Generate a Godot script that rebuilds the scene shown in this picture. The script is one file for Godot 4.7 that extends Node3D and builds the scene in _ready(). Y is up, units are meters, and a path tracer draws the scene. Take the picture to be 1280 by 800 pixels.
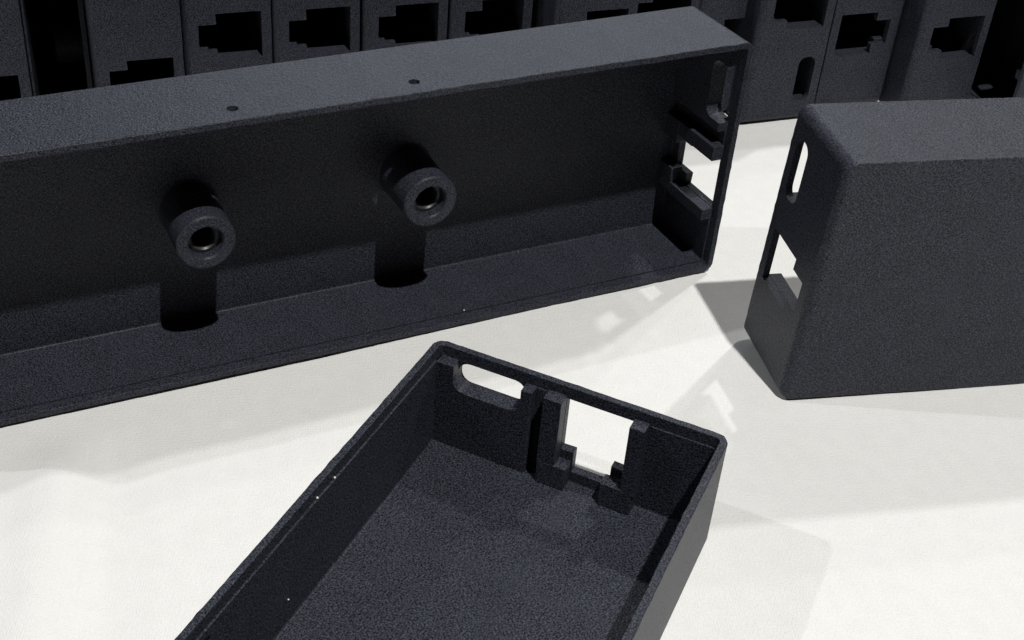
extends Node3D

# The builder works in millimetres; everything is put into the scene in metres.
const MM := 0.001
const DEPTH := 25.6          # depth of a housing, floor to rim
const LENGTH := 214.0
const CORNER := 2.6          # outer radius of the upright corners
const WALL := 2.0
const LIP := 1.6             # thickness of the thin lip at the rim
const LEDGE := 23.0          # height of the ledge below the lip

var nylon: StandardMaterial3D
var insert_mat: StandardMaterial3D
var linen: StandardMaterial3D
var dust_mat: StandardMaterial3D
var wobble := FastNoiseLite.new()
var used := {}


func _ready() -> void:
	# ---- camera ----
	var cam := Camera3D.new()
	cam.name = "camera"
	cam.projection = Camera3D.PROJECTION_FRUSTUM
	cam.near = 0.01
	cam.far = 12.0
	cam.size = 0.01 * 800.0 / 1591.0
	cam.frustum_offset = Vector2(0.01 * 130.94 / 1591.0, -0.01 * 79.1 / 1591.0)
	var right := Vector3(0.99945, 0.02773, -0.01804)
	var forward := Vector3(0.0, -0.54535, -0.83821)
	cam.transform = Transform3D(Basis(right, forward.cross(right) * -1.0, -forward).orthonormalized(), Vector3(0, 0.1855, 0))
	add_child(cam)
	cam.current = true

	# ---- surroundings: the dim, warm bounce of a hall ----
	var env := Environment.new()
	env.background_mode = Environment.BG_COLOR
	env.background_color = Color(0.13, 0.085, 0.05)
	env.background_energy_multiplier = 1.0
	env.tonemap_mode = Environment.TONE_MAPPER_LINEAR
	env.tonemap_exposure = 1.0
	env.sdfgi_enabled = true
	env.ssao_enabled = true
	env.ssil_enabled = true
	var we := WorldEnvironment.new()
	we.name = "surroundings"
	we.environment = env
	add_child(we)

	# ---- the hall's ceiling spots ----
	spot("key_spot", Vector3(0.250, 1.265, 0.241), 1.49, 0.013, Color(1.0, 0.998, 0.985))
	spot("rear_spot", Vector3(0.683, 1.21, -0.939), 0.58, 0.024, Color(0.985, 0.985, 0.985))
	spot("far_spot", Vector3(0.868, 1.364, -1.357), 0.22, 0.030, Color(1.0, 0.99, 0.98))
	spot("side_spot", Vector3(-1.20, 1.326, -0.25), 0.48, 0.014, Color(0.96, 0.98, 1.0))

	var panel := AreaLight3D.new()
	panel.name = "hall_light_panel"
	panel.area_size = Vector2(1.8, 0.6)
	panel.area_normalize_energy = true
	panel.light_energy = 1.5
	panel.light_color = Color(0.93, 0.965, 1.0)
	panel.area_range = 8.0
	panel.shadow_enabled = true
	var from := Vector3(0.25, 1.25, -2.7)
	panel.transform = Transform3D(Basis.looking_at(Vector3(0, 0, -0.25) - from, Vector3.UP), from)
	add_child(panel)

	materials()
	table()
	housings()
	specks()


func spot(called: String, at: Vector3, energy: float, radius: float, tone: Color) -> void:
	var l := SpotLight3D.new()
	l.name = called
	l.light_energy = energy
	l.light_color = tone
	l.light_size = radius
	l.spot_range = 6.0
	l.spot_attenuation = 2.0
	l.spot_angle = 34.0
	l.spot_angle_attenuation = 0.6
	l.shadow_enabled = true
	l.transform = Transform3D(Basis.looking_at(Vector3(0.02, 0, -0.27) - at, Vector3.FORWARD), at)
	add_child(l)


# ---------------------------------------------------------------- materials
func noise_image(kind: int, freq: float, octaves: int, seed_: int, size := 512) -> Image:
	var n := FastNoiseLite.new()
	n.noise_type = kind
	n.frequency = freq
	n.seed = seed_
	n.fractal_octaves = octaves
	n.fractal_type = FastNoiseLite.FRACTAL_FBM if octaves > 1 else FastNoiseLite.FRACTAL_NONE
	return n.get_seamless_image(size, size)


func materials() -> void:
	# Sintered nylon dyed black: fine powdery grain.
	var side := 1024
	var fine := noise_image(FastNoiseLite.TYPE_SIMPLEX_SMOOTH, 0.112, 2, 3, side).get_data()
	var mid := noise_image(FastNoiseLite.TYPE_SIMPLEX_SMOOTH, 0.04, 2, 11, side).get_data()
	var big := noise_image(FastNoiseLite.TYPE_SIMPLEX, 0.006, 4, 27, side).get_data()
	var cb := PackedByteArray()
	var hb := PackedByteArray()
	cb.resize(side * side * 3)
	hb.resize(side * side)
	var rng := RandomNumberGenerator.new()
	rng.seed = 5
	for i in side * side:
		var f: float = fine[i] / 255.0 - 0.5
		var m: float = mid[i] / 255.0 - 0.5
		var b: float = big[i] / 255.0 - 0.5
		var k: float = 1.0 + 2.7 * f + 0.6 * m + 0.22 * b
		if f + m > 0.5 and rng.randf() < 0.25:
			k += 1.2
		k = clampf(k, 0.2, 3.4)
		var lin := Color(0.0335 * k, 0.0358 * k, 0.0478 * k).linear_to_srgb()
		cb[i * 3] = int(lin.r * 255.0)
		cb[i * 3 + 1] = int(lin.g * 255.0)
		cb[i * 3 + 2] = int(lin.b * 255.0)
		hb[i] = int(255.0 * clampf(0.5 + 0.6 * f + 0.5 * m, 0, 1))
	var col := Image.create_from_data(side, side, false, Image.FORMAT_RGB8, cb)
	var hgt := Image.create_from_data(side, side, false, Image.FORMAT_L8, hb)
	nylon = StandardMaterial3D.new()
	nylon.resource_name = "black_nylon"
	nylon.albedo_texture = ImageTexture.create_from_image(col)
	nylon.roughness = 0.43
	nylon.metallic_specular = 0.27
	nylon.heightmap_enabled = true
	nylon.heightmap_texture = ImageTexture.create_from_image(hgt)
	nylon.heightmap_scale = 0.010
	nylon.uv1_triplanar = true
	nylon.uv1_scale = Vector3.ONE / 0.062
	nylon.uv1_triplanar_sharpness = 4.0

	insert_mat = StandardMaterial3D.new()
	insert_mat.resource_name = "dark_insert"
	insert_mat.albedo_color = Color(0.045, 0.045, 0.047).linear_to_srgb()
	insert_mat.roughness = 0.42
	insert_mat.metallic = 0.2

	# White table cloth: plain weave with soft, faint soiling.
	var ccol := Image.create(512, 512, false, Image.FORMAT_RGB8)
	var chgt := Image.create(512, 512, false, Image.FORMAT_L8)
	var soil := noise_image(FastNoiseLite.TYPE_SIMPLEX, 0.01, 4, 40)
	var spot_rng := RandomNumberGenerator.new()
	spot_rng.seed = 9
	var slub := noise_image(FastNoiseLite.TYPE_SIMPLEX_SMOOTH, 0.09, 2, 41)
	for y in 512:
		for x in 512:
			var over: bool = (x / 8 + y / 8) % 2 == 0
			var wx: float = sin(PI * (x % 8 + 0.5) / 8.0)
			var wy: float = sin(PI * (y % 8 + 0.5) / 8.0)
			var h: float = (wx * 0.7 + 0.3) if over else (wy * 0.7 + 0.3)
			var s: float = slub.get_pixel(x, y).r - 0.5
			var k: float = 0.85 + 0.035 * (soil.get_pixel(x, y).r - 0.5) + 0.06 * s + 0.05 * (h - 0.6)
			if spot_rng.randf() < 0.00012:
				k *= 0.6
			ccol.set_pixel(x, y, Color(k, k * 0.994, k * 0.970).linear_to_srgb())
			chgt.set_pixel(x, y, Color.from_hsv(0, 0, clampf(0.45 * h + 0.3 + 0.5 * s, 0, 1)))
	linen = StandardMaterial3D.new()
	linen.resource_name = "white_cloth"
	linen.albedo_texture = ImageTexture.create_from_image(ccol)
	linen.roughness = 0.95
	linen.metallic_specular = 0.15
	linen.heightmap_enabled = true
	linen.heightmap_texture = ImageTexture.create_from_image(chgt)
	linen.heightmap_scale = 0.016
	linen.uv1_triplanar = true
	linen.uv1_world_triplanar = true
	linen.uv1_scale = Vector3.ONE / 0.036

	dust_mat = StandardMaterial3D.new()
	dust_mat.resource_name = "pale_dust"
	dust_mat.albedo_color = Color(0.8, 0.8, 0.78).linear_to_srgb()
	dust_mat.roughness = 0.8


# ---------------------------------------------------------------- mesh collecting
class Piece:
	var v := PackedVector3Array()
	var n := PackedVector3Array()

	func tri(a: Vector3, b: Vector3, c: Vector3, na: Vector3, nb: Vector3, nc: Vector3) -> void:
		var g := (c - a).cross(b - a)
		if g.length_squared() < 1e-16:
			return
		if g.dot(na + nb + nc) < 0.0:
			v.append_array([a, c, b])
			n.append_array([na, nc, nb])
		else:
			v.append_array([a, b, c])
			n.append_array([na, nb, nc])

	func quad(a: Vector3, b: Vector3, c: Vector3, d: Vector3, na: Vector3, nb: Vector3, nc: Vector3, nd: Vector3) -> void:
		tri(a, b, c, na, nb, nc)
		tri(a, c, d, na, nc, nd)

	func flat(a: Vector3, b: Vector3, c: Vector3, d: Vector3, m: Vector3) -> void:
		quad(a, b, c, d, m, m, m, m)

	func build(mirror_at := -1.0) -> ArrayMesh:
		var vv := PackedVector3Array()
		var nn := PackedVector3Array()
		for i in range(0, v.size(), 3):
			var order := [0, 1, 2] if mirror_at < 0.0 else [0, 2, 1]
			for k in order:
				var p := v[i + k]
				var q := n[i + k]
				if mirror_at >= 0.0:
					p.x = mirror_at - p.x
					q.x = -q.x
				vv.append(p * MM)
				nn.append(q)
		var a := []
		a.resize(Mesh.ARRAY_MAX)
		a[Mesh.ARRAY_VERTEX] = vv
		a[Mesh.ARRAY_NORMAL] = nn
		var m := ArrayMesh.new()
		m.add_surface_from_arrays(Mesh.PRIMITIVE_TRIANGLES, a)
		return m


func box(p: Piece, lo: Vector3, hi: Vector3, bev := 0.3) -> void:
	# a box with chamfered edges
	var c := (lo + hi) / 2.0
	var h := (hi - lo) / 2.0
	for ax in 3:
		for s in [-1.0, 1.0]:
			var b := (ax + 1) % 3
			var d := (ax + 2) % 3
			var nrm := Vector3.ZERO
			nrm[ax] = s
			var q := []
			for t in [[-1, -1], [1, -1], [1, 1], [-1, 1]]:
				var r := c
				r[ax] += s * h[ax]
				r[b] += t[0] * (h[b] - bev)
				r[d] += t[1] * (h[d] - bev)
				q.append(r)
			p.flat(q[0], q[1], q[2], q[3], nrm)
	for ax in 3:
		var b := (ax + 1) % 3
		var d := (ax + 2) % 3
		for sb in [-1.0, 1.0]:
			for sd in [-1.0, 1.0]:
				var nb := Vector3.ZERO
				var nd := Vector3.ZERO
				nb[b] = sb
				nd[d] = sd
				var q := []
				for t in [[-1, 0], [1, 0], [1, 1], [-1, 1]]:
					var r := c
					r[ax] += t[0] * (h[ax] - bev)
					r[b] += sb * (h[b] - (bev if t[1] else 0.0))
					r[d] += sd * (h[d] - (0.0 if t[1] else bev))
					q.append(r)
				p.quad(q[0], q[1], q[2], q[3], nb, nb, nd, nd)
	for sx in [-1.0, 1.0]:
		for sy in [-1.0, 1.0]:
			for sz in [-1.0, 1.0]:
				var s := Vector3(sx, sy, sz)
				var a := c + s * (h - Vector3(0, bev, bev))
				var b2 := c + s * (h - Vector3(bev, 0, bev))
				var d2 := c + s * (h - Vector3(bev, bev, 0))
				p.tri(a, b2, d2, Vector3(sx, 0, 0), Vector3(0, sy, 0), Vector3(0, 0, sz))


func lathe(p: Piece, centre: Vector3, profile: Array, steps := 48, skip_smooth := false) -> void:
	# profile: [radius, height] pairs, each consecutive pair one band with a normal of its own
	for i in profile.size() - 1:
		var a: Vector2 = profile[i]
		var b: Vector2 = profile[i + 1]
		var dir := (b - a).normalized()
		var nr := Vector2(dir.y, -dir.x)
		for k in steps:
			var t0 := TAU * k / steps
			var t1 := TAU * (k + 1) / steps
			var e0 := Vector3(cos(t0), 0, sin(t0))
			var e1 := Vector3(cos(t1), 0, sin(t1))
			var up := Vector3.UP
			p.quad(centre + e0 * a.x + up * a.y, centre + e1 * a.x + up * a.y, centre + e1 * b.x + up * b.y, centre + e0 * b.x + up * b.y,
				e0 * nr.x + up * nr.y, e1 * nr.x + up * nr.y, e1 * nr.x + up * nr.y, e0 * nr.x + up * nr.y)


# ---------------------------------------------------------------- one housing
# Own axes: x across the end wall (slot side to jack side), y from the floor to the rim, z along the length.
func slot_outline(u0: float, u1: float, v0: float, v1: float, r: float, top_round: bool) -> PackedVector2Array:
	var o := PackedVector2Array()
	for c in [[u0 + r, v0 + r, PI], [u1 - r, v0 + r, 1.5 * PI]]:
		for k in 7:
			var t: float = c[2] + k / 6.0 * PI / 2.0
			o.append(Vector2(c[0] + r * cos(t), c[1] + r * sin(t)))
	if top_round:
		for c in [[u1 - r, v1 - r, 0.0], [u0 + r, v1 - r, PI / 2]]:
			for k in 7:
				var t: float = c[2] + k / 6.0 * PI / 2.0
				o.append(Vector2(c[0] + r * cos(t), c[1] + r * sin(t)))
	else:
		o.append(Vector2(u1, v1))
		o.append(Vector2(u0, v1))
	return o


func jack_outline(j0: float, j1: float, top: float) -> PackedVector2Array:
	var a := j0 + 2.8
	var b := j1 - 3.2
	return PackedVector2Array([Vector2(a, 4.5), Vector2(b, 4.5), Vector2(b, 9.7), Vector2(j1, 9.5), Vector2(j1, top), Vector2(j0, top), Vector2(j0, 9.6), Vector2(a, 9.7)])


func plate(p: Piece, poly: PackedVector2Array, w: float, nrm: Vector3) -> void:
	var idx := Geometry2D.triangulate_polygon(poly)
	for i in range(0, idx.size(), 3):
		var a := poly[idx[i]]
		var b := poly[idx[i + 1]]
		var c := poly[idx[i + 2]]
		p.tri(Vector3(a.x, a.y, w), Vector3(b.x, b.y, w), Vector3(c.x, c.y, w), nrm, nrm, nrm)


func hole_sides(p: Piece, poly: PackedVector2Array, w0: float, w1: float, cut_top: float) -> void:
	var mid := Vector2.ZERO
	for q in poly:
		mid += q / poly.size()
	var ccw := not Geometry2D.is_polygon_clockwise(poly)
	for i in poly.size():
		var a := poly[i]
		var b := poly[(i + 1) % poly.size()]
		if a.y > cut_top and b.y > cut_top:
			continue
		var e := (b - a).normalized()
		var inward := Vector2(-e.y, e.x) if ccw else Vector2(e.y, -e.x)
		p.flat(Vector3(a.x, a.y, w0), Vector3(b.x, b.y, w0), Vector3(b.x, b.y, w1), Vector3(a.x, a.y, w1), Vector3(inward.x, inward.y, 0))


func rect(u0: float, v0: float, u1: float, v1: float) -> PackedVector2Array:
	return PackedVector2Array([Vector2(u0, v0), Vector2(u1, v0), Vector2(u1, v1), Vector2(u0, v1)])


func spread(a: float, b: float, step: float, cuts: Array) -> Array:
	var marks := [a, b] + cuts
	marks.sort()
	if a > b:
		marks.reverse()
	var out := []
	for i in marks.size() - 1:
		var n: int = maxi(1, int(ceil(absf(marks[i + 1] - marks[i]) / step)))
		for k in n:
			out.append(lerpf(marks[i], marks[i + 1], float(k) / n))
	return out


func housing_pieces(W: float, depth: float, shift: float, mirror: bool, holes: bool, lid := false, slot := true) -> Array:
	# [[name, mesh], ...] of one housing; with its sub-parts as a third entry
	var dv := depth - DEPTH
	var ledge := LEDGE + dv
	var sl0 := 6.0 + shift * 0.5
	var sl1 := 21.2 + shift * 0.5
	var jk0 := 30.3 + shift
	var jk1 := 44.5 + shift
	var hole_at := [86.0, 127.0] if holes else []
	var hv0 := 18.2 + dv
	var hv1 := 22.2 + dv

	# outline: points with their outward direction and the side each step belongs to (0 near end, 1 jack side, 2 far end, 3 slot side)
	var pt := PackedVector2Array()
	var nv := PackedVector2Array()
	var side := PackedInt32Array()
	var straight := PackedByteArray()
	var seg := 8
	var add_arc := func(c: Vector2, from: float, owner: int) -> void:
		for k in seg:
			var t := from + PI / 2 * k / seg
			var d := Vector2(cos(t), sin(t))
			pt.append(c + d * CORNER)
			nv.append(d)
			side.append(owner)
			straight.append(0)
	var add_line := func(a: Vector2, b: Vector2, d: Vector2, owner: int, cuts: Array, along_x: bool) -> void:
		for t in (spread(a.x, b.x, 1.6, cuts) if along_x else spread(a.y, b.y, 1.6, cuts)):
			pt.append(Vector2(t, a.y) if along_x else Vector2(a.x, t))
			nv.append(d)
			side.append(owner)
			straight.append(1)
	add_line.call(Vector2(CORNER, 0), Vector2(W - CORNER, 0), Vector2(0, -1), 0, [sl0, sl1, jk0, jk1], true)
	add_arc.call(Vector2(W - CORNER, CORNER), -PI / 2, 0)
	add_line.call(Vector2(W, CORNER), Vector2(W, LENGTH - CORNER), Vector2(1, 0), 1, [], false)
	add_arc.call(Vector2(W - CORNER, LENGTH - CORNER), 0.0, 2)
	add_line.call(Vector2(W - CORNER, LENGTH), Vector2(CORNER, LENGTH), Vector2(0, 1), 2, [], true)
	add_arc.call(Vector2(CORNER, LENGTH - CORNER), PI / 2, 2)
	var cuts := []
	for h in hole_at:
		cuts.append_array([h - 2.0, h + 2.0])
	add_line.call(Vector2(0, LENGTH - CORNER), Vector2(0, CORNER), Vector2(-1, 0), 3, cuts, false)
	add_arc.call(Vector2(CORNER, CORNER), PI, 0)
	var count := pt.size()

	# bands of the cross-section: [inset, height, normal out, normal up] at both edges, and a tag
	var bands := []
	var r8 := 5
	for k in r8:
		bands.append([["f", k / float(r8)], ["f", (k + 1) / float(r8)], ""])
	bands.append([["F"], [0.0, 3.0, 1, 0], ""])
	bands.append([[0.0, 3.0, 1, 0], [0.0, hv0, 1, 0], "band"])
	bands.append([[0.0, hv0, 1, 0], [0.0, hv1, 1, 0], "holes"])
	bands.append([[0.0, hv1, 1, 0], [0.0, ledge, 1, 0], "band"])
	bands.append([[0.0, ledge, 1, 0], [0.0, depth - 0.3, 1, 0], "rim_b"])
	bands.append([[0.0, depth - 0.3, 1, 0], [0.09, depth - 0.09, 0.7, 0.7], "rim"])
	bands.append([[0.09, depth - 0.09, 0.7, 0.7], [0.3, depth, 0, 1], "rim"])
	bands.append([[0.3, depth, 0, 1], [LIP - 0.2, depth, 0, 1], "rim"])
	bands.append([[LIP - 0.2, depth, 0, 1], [LIP, depth - 0.2, -1, 0], "rim"])
	bands.append([[LIP, depth - 0.2, -1, 0], [LIP, ledge, -1, 0], "rim_a"])
	bands.append([[LIP, ledge, 0, 1], [WALL - 0.12, ledge, 0, 1], "ledge"])
	bands.append([[WALL - 0.12, ledge, 0, 1], [WALL, ledge - 0.0, -0.3, 0.95], "ledge"])
	bands.append([[WALL, ledge, -1, 0], [WALL, hv1, -1, 0], "band"])
	bands.append([[WALL, hv1, -1, 0], [WALL, hv0, -1, 0], "holes"])
	bands.append([[WALL, hv0, -1, 0], [WALL, 2.6, -1, 0], "band"])
	bands.append([[WALL, 2.6, -1, 0], [WALL, 2.2, -1, 0], ""])
	bands.append([[WALL, 2.2, -1, 0], [WALL + 0.15, 1.75, -0.7, 0.7], ""])
	bands.append([[WALL + 0.15, 1.75, -0.7, 0.7], [WALL + 0.5, 1.6, 0, 1], ""])

	var row := func(e: Array, i: int, rim: int) -> Array:
		var d: float
		var y: float
		var no: float
		var nu: float
		var r := lerpf(0.55, 2.1, nv[i].y * nv[i].y)
		if e[0] is String:
			var t: float = (e[1] if e[0] == "f" else 1.0) * PI / 2.0
			d = r * (1.0 - sin(t))
			y = r * (1.0 - cos(t))
			no = sin(t)
			nu = -cos(t)
		else:
			d = e[0]
			y = e[1]
			no = e[2]
			nu = e[3]
		if rim:
			var q := pt[i]
			var soft := wobble.get_noise_3d(q.x * 9.0, q.y * 9.0, d * 20.0 + W * 31.0)
			var long := wobble.get_noise_3d(q.x * 1.6, q.y * 1.6, W * 17.0 + 50.0)
			soft = signf(soft) * minf(soft * soft * 1.6, 0.9)
			d += 0.30 * soft + 0.10 * long
			var nick := wobble.get_noise_3d(q.x * 6.0, q.y * 6.0, W * 13.0)
			y += 0.10 * long - 0.9 * maxf(nick - 0.42, 0.0) + 0.05 * wobble.get_noise_3d(q.x * 14.0, q.y * 14.0, 4.0)
		var pos := Vector3(pt[i].x - nv[i].x * d, y, pt[i].y - nv[i].y * d)
		var nn := Vector3(nv[i].x * no, nu, nv[i].y * no).normalized()
		return [pos, nn]

	var parts := [Piece.new(), Piece.new(), Piece.new(), Piece.new()]
	for b in bands:
		var tag: String = b[2]
		var jit0 := 1 if tag == "rim" or tag == "rim_a" else 0
		var jit1 := 1 if tag == "rim" or tag == "rim_b" else 0
		if tag == "rim_b":
			jit0 = 0
		if tag == "rim_a":
			jit1 = 0
		for i in count:
			var j := (i + 1) % count
			var on_near: bool = side[i] == 0 and straight[i] == 1
			if on_near and (tag == "band" or tag == "holes"):
				continue
			if on_near and tag == "ledge":
				var mid: float = (pt[i].x + pt[j].x) / 2.0
				if (slot and mid > sl0 and mid < sl1) or (mid > jk0 and mid < jk1):
					continue
			if tag == "holes" and side[i] == 3 and straight[i] == 1:
				var mid_w: float = (pt[i].y + pt[j].y) / 2.0
				var gap := false
				for h in hole_at:
					gap = gap or absf(mid_w - h) < 2.0
				if gap:
					continue
			var a0: Array = row.call(b[0], i, jit0)
			var a1: Array = row.call(b[0], j, jit0)
			var b0: Array = row.call(b[1], i, jit1)
			var b1: Array = row.call(b[1], j, jit1)
			parts[side[i]].quad(a0[0], a1[0], b1[0], b0[0], a0[1], a1[1], b1[1], b0[1])

	# floor, both faces
	var base := Piece.new()
	var ci := Vector3(W / 2, 1.6, LENGTH / 2)
	var co := Vector3(W / 2, 0.0, LENGTH / 2)
	for i in count:
		var j := (i + 1) % count
		base.tri(ci, row.call([WALL + 0.5, 1.6, 0, 1], i, 0)[0], row.call([WALL + 0.5, 1.6, 0, 1], j, 0)[0], Vector3.UP, Vector3.UP, Vector3.UP)
		base.tri(co, row.call(["f", 0.0], i, 0)[0], row.call(["f", 0.0], j, 0)[0], Vector3.DOWN, Vector3.DOWN, Vector3.DOWN)

	# near end wall with the slot and the jack opening
	var near: Piece = parts[0]
	var top_out := ledge - 0.3
	var slot_o := slot_outline(sl0, sl1, 16.9 + dv, top_out, 2.5, true)
	var slot_i := slot_outline(sl0, sl1, 16.9 + dv, ledge, 2.5, false)
	var jack_o := jack_outline(jk0, jk1, top_out)
	var jack_i := jack_outline(jk0, jk1, ledge)
	if not slot:
		slot_o = rect(-9, -9, -8, -8)
		slot_i = slot_o
	var cu1 := (sl0 + sl1) / 2.0
	var cu2 := (jk0 + jk1) / 2.0
	var cuts_u := [CORNER, cu1, cu2, W - CORNER]
	for k in 3:
		for first in Geometry2D.clip_polygons(rect(cuts_u[k], 3.0, cuts_u[k + 1], ledge), slot_o):
			for poly in Geometry2D.clip_polygons(first, jack_o):
				plate(near, poly, 0.0, Vector3(0, 0, -1))
		for first in Geometry2D.clip_polygons(rect(cuts_u[k], 2.6, cuts_u[k + 1], ledge), slot_i):
			for poly in Geometry2D.clip_polygons(first, jack_i):
				plate(near, poly, WALL, Vector3(0, 0, 1))
	if slot:
		hole_sides(near, slot_o, 0.0, LIP, 99.0)
		hole_sides(near, slot_i, LIP, WALL, ledge - 0.01)
	hole_sides(near, jack_o, 0.0, LIP, 99.0)
	hole_sides(near, jack_i, LIP, WALL, ledge - 0.01)
	for pair in [[slot_i, slot_o], [jack_i, jack_o]]:
		for poly in Geometry2D.clip_polygons(pair[0], pair[1]):
			plate(near, poly, LIP, Vector3(0, 0, 1))

	# small round holes through the slot-side wall
	var wall3: Piece = parts[3]
	for h in hole_at:
		var c := Vector2((hv0 + hv1) / 2.0, h)
		var n := 32
		for k in n:
			var t0 := TAU * k / n
			var t1 := TAU * (k + 1) / n
			var d0 := Vector2(cos(t0), sin(t0))
			var d1 := Vector2(cos(t1), sin(t1))
			var o0 := c + d0 * (2.0 / maxf(absf(d0.x), absf(d0.y)))
			var o1 := c + d1 * (2.0 / maxf(absf(d1.x), absf(d1.y)))
			var i0 := c + d0 * 1.3
			var i1 := c + d1 * 1.3
			for f in [[0.0, -1.0], [WALL, 1.0]]:
				wall3.flat(Vector3(f[0], o0.x, o0.y), Vector3(f[0], o1.x, o1.y), Vector3(f[0], i1.x, i1.y), Vector3(f[0], i0.x, i0.y), Vector3(f[1], 0, 0))
			wall3.quad(Vector3(0, i0.x, i0.y), Vector3(0, i1.x, i1.y), Vector3(WALL, i1.x, i1.y), Vector3(WALL, i0.x, i0.y),
				Vector3(0, -d0.x, -d0.y), Vector3(0, -d1.x, -d1.y), Vector3(0, -d1.x, -d1.y), Vector3(0, -d0.x, -d0.y))

	var m := W if mirror else -1.0
	var out := [["base_panel", base.build(m), []], ["end_wall", near.build(m), []], ["side_wall", parts[1].build(m), []], ["end_wall", parts[2].build(m), []], ["side_wall", wall3.build(m), []]]

	if lid:
		# the flat cover that closes the open side, lying on the ledge inside the lip
		var cover := Piece.new()
		box(cover, Vector3(LIP + 0.25, ledge + 0.03, LIP + 0.25), Vector3(W - LIP - 0.25, depth - 0.35, LENGTH - LIP - 0.25), 0.3)
		out.append(["cover_panel", cover.build(m), []])

	if slot:
		# the thick block round the slot on the inside
		var block := Piece.new()
		var bu := sl1 + 2.4
		var face := WALL + 2.4
		for poly in Geometry2D.clip_polygons(rect(WALL - 0.3, 1.5, bu - 0.4, ledge), slot_i):
			plate(block, poly, face, Vector3(0, 0, 1))
		hole_sides(block, slot_i, WALL, face, ledge - 0.01)
		block.flat(Vector3(bu - 0.4, 1.5, face), Vector3(bu - 0.4, ledge, face), Vector3(bu, ledge, face - 0.4), Vector3(bu, 1.5, face - 0.4), Vector3(0.7, 0, 0.7))
		block.flat(Vector3(bu, 1.5, face - 0.4), Vector3(bu, ledge, face - 0.4), Vector3(bu, ledge, WALL), Vector3(bu, 1.5, WALL), Vector3(1, 0, 0))
		for seg_u in [[WALL - 0.3, sl0], [sl1, bu - 0.4]]:
			block.flat(Vector3(seg_u[0], ledge, WALL), Vector3(seg_u[1], ledge, WALL), Vector3(seg_u[1], ledge, face), Vector3(seg_u[0], ledge, face), Vector3.UP)
		block.flat(Vector3(bu - 0.4, ledge, WALL), Vector3(bu, ledge, WALL), Vector3(bu, ledge, face - 0.4), Vector3(bu - 0.4, ledge, face), Vector3.UP)
		out.append(["slot_surround", block.build(m), []])

	# brackets that hold the jack, either side of its opening
	var foot_top := 7.5
	var post_top := ledge - 0.2 if lid else ledge + 0.9
	var left := Piece.new()
	box(left, Vector3(jk0 - 4.0, 6.4, 2.0 - 0.01), Vector3(jk0 - 0.03, post_top, 5.3), 0.2)
	box(left, Vector3(jk0 - 3.9, 1.5, 1.9), Vector3(jk0 + 2.5, foot_top, 5.4), 0.3)
	out.append(["jack_bracket", left.build(m), []])
	var rt := Piece.new()
	box(rt, Vector3(jk1 + 0.03, 6.4, 2.0 - 0.01), Vector3(jk1 + 3.2, post_top, 5.3), 0.2)
	box(rt, Vector3(jk1 - 4.2, 1.5, 1.9), Vector3(jk1 + 2.7, foot_top, 5.4), 0.3)
	out.append(["jack_bracket", rt.build(m), []])

	# hollow screw posts
	for w in [80.0, 134.0]:
		var c := Vector3(W / 2.0 - 0.2, 0, w)
		var post := Piece.new()
		lathe(post, c, [Vector2(7.4, 1.59), Vector2(6.9, 2.2), Vector2(6.75, 17.7), Vector2(6.35, 18.1), Vector2(4.3, 18.1), Vector2(3.95, 17.7), Vector2(3.9, 14.6), Vector2(2.6, 14.5), Vector2(2.5, 9.0), Vector2(0.0, 9.0)], 56)
		var ins := Piece.new()
		lathe(ins, c, [Vector2(3.85, 14.7), Vector2(3.7, 15.6), Vector2(3.1, 15.7), Vector2(2.75, 15.3), Vector2(2.65, 14.2), Vector2(2.9, 13.9), Vector2(2.65, 13.6), Vector2(2.65, 12.0)], 44)
		out.append(["screw_post", post.build(m), [["threaded_insert", ins.build(m)]]])
	return out


func numbered(called: String) -> String:
	used[called] = used.get(called, -1) + 1
	return called if used[called] == 0 else "%s_%03d" % [called, used[called]]


func thing(called: String, label: String, category: String, group := "") -> Node3D:
	var o := Node3D.new()
	o.name = numbered(called)
	o.set_meta("label", label)
	o.set_meta("category", category)
	if group:
		o.set_meta("group", group)
	add_child(o)
	return o


func housing(label: String, pieces: Array, u: Vector3, v: Vector3, w: Vector3, at: Vector3, group := "") -> Node3D:
	var o := thing("plastic_housing", label, "housing", group)
	var seen := {}
	for e in pieces:
		var mi := MeshInstance3D.new()
		seen[e[0]] = seen.get(e[0], -1) + 1
		mi.name = e[0] if seen[e[0]] == 0 else "%s_%03d" % [e[0], seen[e[0]]]
		mi.mesh = e[1]
		mi.material_override = nylon
		o.add_child(mi, true)
		for s in e[2]:
			var si := MeshInstance3D.new()
			si.name = s[0]
			si.mesh = s[1]
			si.material_override = insert_mat
			mi.add_child(si, true)
	o.transform = Transform3D(Basis(u, v, w).orthonormalized(), at * MM)
	return o


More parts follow.
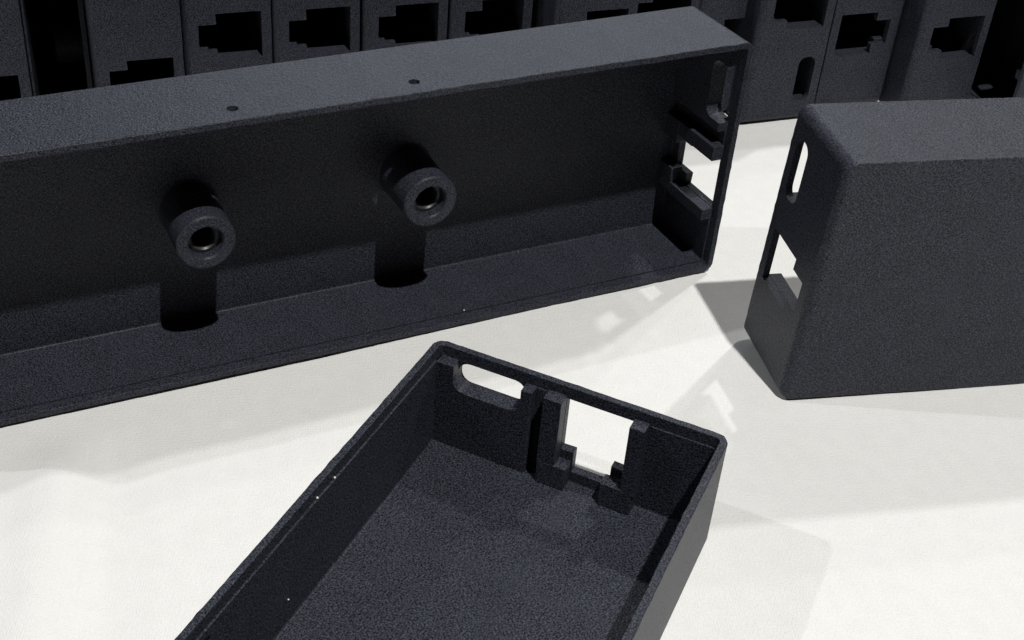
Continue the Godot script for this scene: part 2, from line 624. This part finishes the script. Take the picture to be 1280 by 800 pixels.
func housings() -> void:
	wobble.seed = 8
	wobble.frequency = 0.08
	wobble.noise_type = FastNoiseLite.TYPE_SIMPLEX_SMOOTH

	# the three in front
	var fa := Vector3(0.8902, 0, 0.45558)
	var fb := Vector3(-0.45558, 0, 0.8902)
	housing("open black housing lying flat in front, its empty tray facing up", housing_pieces(62.95, 25.6, 0.0, false, true), fa, Vector3.UP, fb, Vector3(7.03, 0.0, -215.11))
	housing("open black housing standing on its long side with two screw posts inside", housing_pieces(65.3, 24.7, 2.2, false, true),
		Vector3(-0.00294, -0.99999, 0.00243), Vector3(0.39607, 0.00107, 0.91822), Vector3(-0.91821, 0.00366, 0.39607), Vector3(71.562, 65.30, -306.34))
	housing("black housing at the right standing on its long side, smooth closed back facing us", housing_pieces(63.96, 25.0, 0.3, false, true),
		Vector3(-0.01781, -0.99857, -0.05036), Vector3(-0.16011, 0.05256, -0.9857), Vector3(0.98702, -0.0095, -0.16032), Vector3(88.10, 63.87, -226.30))

	# the row behind, end walls towards the viewer
	var WB := 63.5
	var plain := housing_pieces(WB, 25.6, 0.0, false, false, true)
	var uncovered := housing_pieces(WB, 25.6, 0.0, false, false)
	var raised := housing_pieces(WB, 25.6, 2.0, false, false, true)
	var flipped := housing_pieces(WB, 25.6, 0.0, true, false, true, false)
	var o := Vector3(107.714, 0, -369.267)
	var a := Vector3(0.96212, 0, -0.27262)
	var b := Vector3(0.27262, 0, 0.96212)
	var g := "black housings standing upright in the back row"
	# left edge along the row, distance set back, which housing, turned over, label
	var row := [
		[-244.7, 11.0, flipped, false, "back row housing at the far left, left of the wide black gap"],
		[-201.9, 14.5, flipped, false, "back row housing just right of the wide black gap, its jack opening set low"],
		[-175.9, 16.5, plain, false, "back row housing with high jack opening, second to the right of the black gap"],
		[-150.0, 15.0, plain, false, "back row housing with high jack opening, third to the right of the black gap"],
		[-123.8, 13.0, plain, false, "back row housing with high jack opening, fourth to the right of the black gap"],
		[-97.6, 12.0, plain, false, "back row housing with high jack opening, fifth to the right of the black gap"],
		[-70.0, -2.0, plain, false, "back row housing with only a thin black strip of jack opening showing"],
		[-44.3, 8.5, plain, false, "back row housing whose jack opening meets the standing housing's back corner"],
		[-18.2, 9.5, flipped, false, "back row housing just behind the top right corner of the standing open housing"],
		[-1.8, 0.5, raised, false, "back row housing with a jack opening above an upright rounded slot"],
		[27.6, 5.5, plain, true, "back row housing whose jack opening has its notch facing right"],
		[54.0, -3.5, flipped, false, "back row housing standing forward of its neighbours, dark gaps either side"],
		[83.0, -20.0, uncovered, true, "shadowed back row housing at the right edge of the photo, its dark open side showing"],
	]
	for r in row:
		var u0: float = r[0]
		var s: float = r[1]
		if r[3]:
			housing(r[4], r[2], Vector3.DOWN, -a, -b, o + a * (u0 + 25.6) - b * s + Vector3.UP * WB, g)
		else:
			housing(r[4], r[2], Vector3.UP, a, -b, o + a * u0 - b * s, g)
	open_ended(o + a * -202.2 - b * 24.0, a, b, g)


func open_ended(at: Vector3, a: Vector3, b: Vector3, g: String) -> void:
	# a slim housing without its end wall: one looks into its black inside
	var o := thing("plastic_housing", "back row housing without an end wall, filling the wide black gap", "housing", g)
	var D := 16.3
	for e in [["base_panel", Vector3(0, 0, 0), Vector3(63.5, 1.6, LENGTH)], ["side_wall", Vector3(0, 1.6, 0), Vector3(2.0, D, LENGTH)], ["side_wall_001", Vector3(61.5, 1.6, 0), Vector3(63.5, D, LENGTH)],
			["end_wall", Vector3(2.0, 1.6, LENGTH - 2.0), Vector3(61.5, D, LENGTH)], ["cover_panel", Vector3(0, D, 0), Vector3(63.5, D + 0.8, LENGTH)]]:
		var p := Piece.new()
		box(p, e[1], e[2], 0.25)
		var mi := MeshInstance3D.new()
		mi.name = e[0]
		mi.mesh = p.build()
		mi.material_override = nylon
		o.add_child(mi)
	for w in [40.0, 94.0]:
		var post := Piece.new()
		lathe(post, Vector3(44.0, 0, w), [Vector2(6.9, 1.59), Vector2(6.7, 9.6), Vector2(6.3, 10.0), Vector2(4.0, 10.0), Vector2(3.9, 3.0), Vector2(0.0, 3.0)], 40)
		var mi := MeshInstance3D.new()
		mi.name = "screw_post"
		mi.mesh = post.build()
		mi.material_override = nylon
		o.add_child(mi, true)
	# turned so that its floor lies against the neighbour on the right
	o.transform = Transform3D(Basis(Vector3.DOWN, -a, -b), (at + Vector3.UP * 63.5) * MM)


# ---------------------------------------------------------------- table cloth
func cloth_height(x: float, z: float, n: FastNoiseLite, m: FastNoiseLite) -> float:
	# millimetres; a faint old fold on the left and the slack of cloth on a table
	var h := 0.42 * n.get_noise_2d(x, z) + 0.16 * m.get_noise_2d(x, z) - 0.42
	var fold := x + 70.0 - (z + 190.0) * 0.14
	var free := smoothstep(-212.0, -196.0, z)
	h += free * (2.3 * exp(-fold * fold / 50.0) - 1.4 * exp(-(fold - 9.0) * (fold - 9.0) / 60.0))
	return h


func table() -> void:
	var n := FastNoiseLite.new()
	n.seed = 21
	n.frequency = 0.012
	n.fractal_octaves = 2
	var m := FastNoiseLite.new()
	m.seed = 22
	m.frequency = 0.06
	var xs := []
	var zs := []
	for k in range(-20, 0):
		xs.append(-300.0 + k * 60.0)
	for k in 241:
		xs.append(-300.0 + k * 2.5)
	for k in range(1, 21):
		xs.append(300.0 + k * 60.0)
	for k in range(-20, 0):
		zs.append(-420.0 + k * 60.0)
	for k in 137:
		zs.append(-420.0 + k * 2.5)
	for k in range(1, 14):
		zs.append(-80.0 + k * 60.0)
	var grid := []
	for z in zs:
		var line := PackedVector3Array()
		for x in xs:
			line.append(Vector3(x, cloth_height(x, z, n, m), z))
		grid.append(line)
	var st := SurfaceTool.new()
	st.begin(Mesh.PRIMITIVE_TRIANGLES)
	st.set_smooth_group(0)
	var wide := xs.size()
	for j in zs.size():
		for i in wide:
			st.add_vertex(grid[j][i] * MM)
	for j in zs.size() - 1:
		for i in wide - 1:
			var p := j * wide + i
			for k in [p, p + 1, p + wide, p + 1, p + wide + 1, p + wide]:
				st.add_index(k)
	st.generate_normals()
	var mi := MeshInstance3D.new()
	mi.name = "tablecloth"
	mi.mesh = st.commit()
	mi.material_override = linen
	mi.set_meta("kind", "structure")
	add_child(mi)


func specks() -> void:
	# pale grains of dust; place in millimetres on the flat housing's slot-side wall and on the standing one's lower wall
	var fa := Vector3(0.8902, 0, 0.45558)
	var fb := Vector3(-0.45558, 0, 0.8902)
	var f := Vector3(7.03, 0, -215.11)
	var lo := Vector3(71.562, 65.30, -306.34) + Vector3(-0.00294, -0.99999, 0.00243) * 63.15
	var lv := Vector3(0.39607, 0.00107, 0.91822)
	var lw := Vector3(-0.91821, 0.00366, 0.39607)
	var spots := [
		[f + fa * 1.75 + fb * 45.2 + Vector3.UP * 23.2, 0.24, "upper of two white dust grains on the flat housing's left wall ledge"],
		[f + fa * 1.75 + fb * 51.3 + Vector3.UP * 23.2, 0.24, "lower of two white dust grains on the flat housing's left wall ledge"],
		[f + fa * 2.1 + fb * 62.2 + Vector3.UP * 7.4, 0.17, "white dust grain low on the inside of the flat housing's left wall"],
		[lo + lv * 21.8 + lw * 71.3, 0.2, "white dust grain on the lower inner wall of the standing open housing"],
	]
	for s in spots:
		var p := Piece.new()
		var r: float = s[1]
		lathe(p, Vector3.ZERO, [Vector2(0.0, -r), Vector2(r * 0.8, -r * 0.6), Vector2(r, 0.1 * r), Vector2(r * 0.6, r * 0.8), Vector2(0.0, r)], 8)
		var mi := MeshInstance3D.new()
		mi.name = numbered("dust_grain")
		mi.mesh = p.build()
		mi.material_override = dust_mat
		mi.position = s[0] * MM
		mi.rotation = Vector3(0.4, r * 20.0, 0.7)
		mi.set_meta("label", s[2])
		mi.set_meta("category", "dust grain")
		mi.set_meta("group", "white dust grains on the black housings")
		add_child(mi)
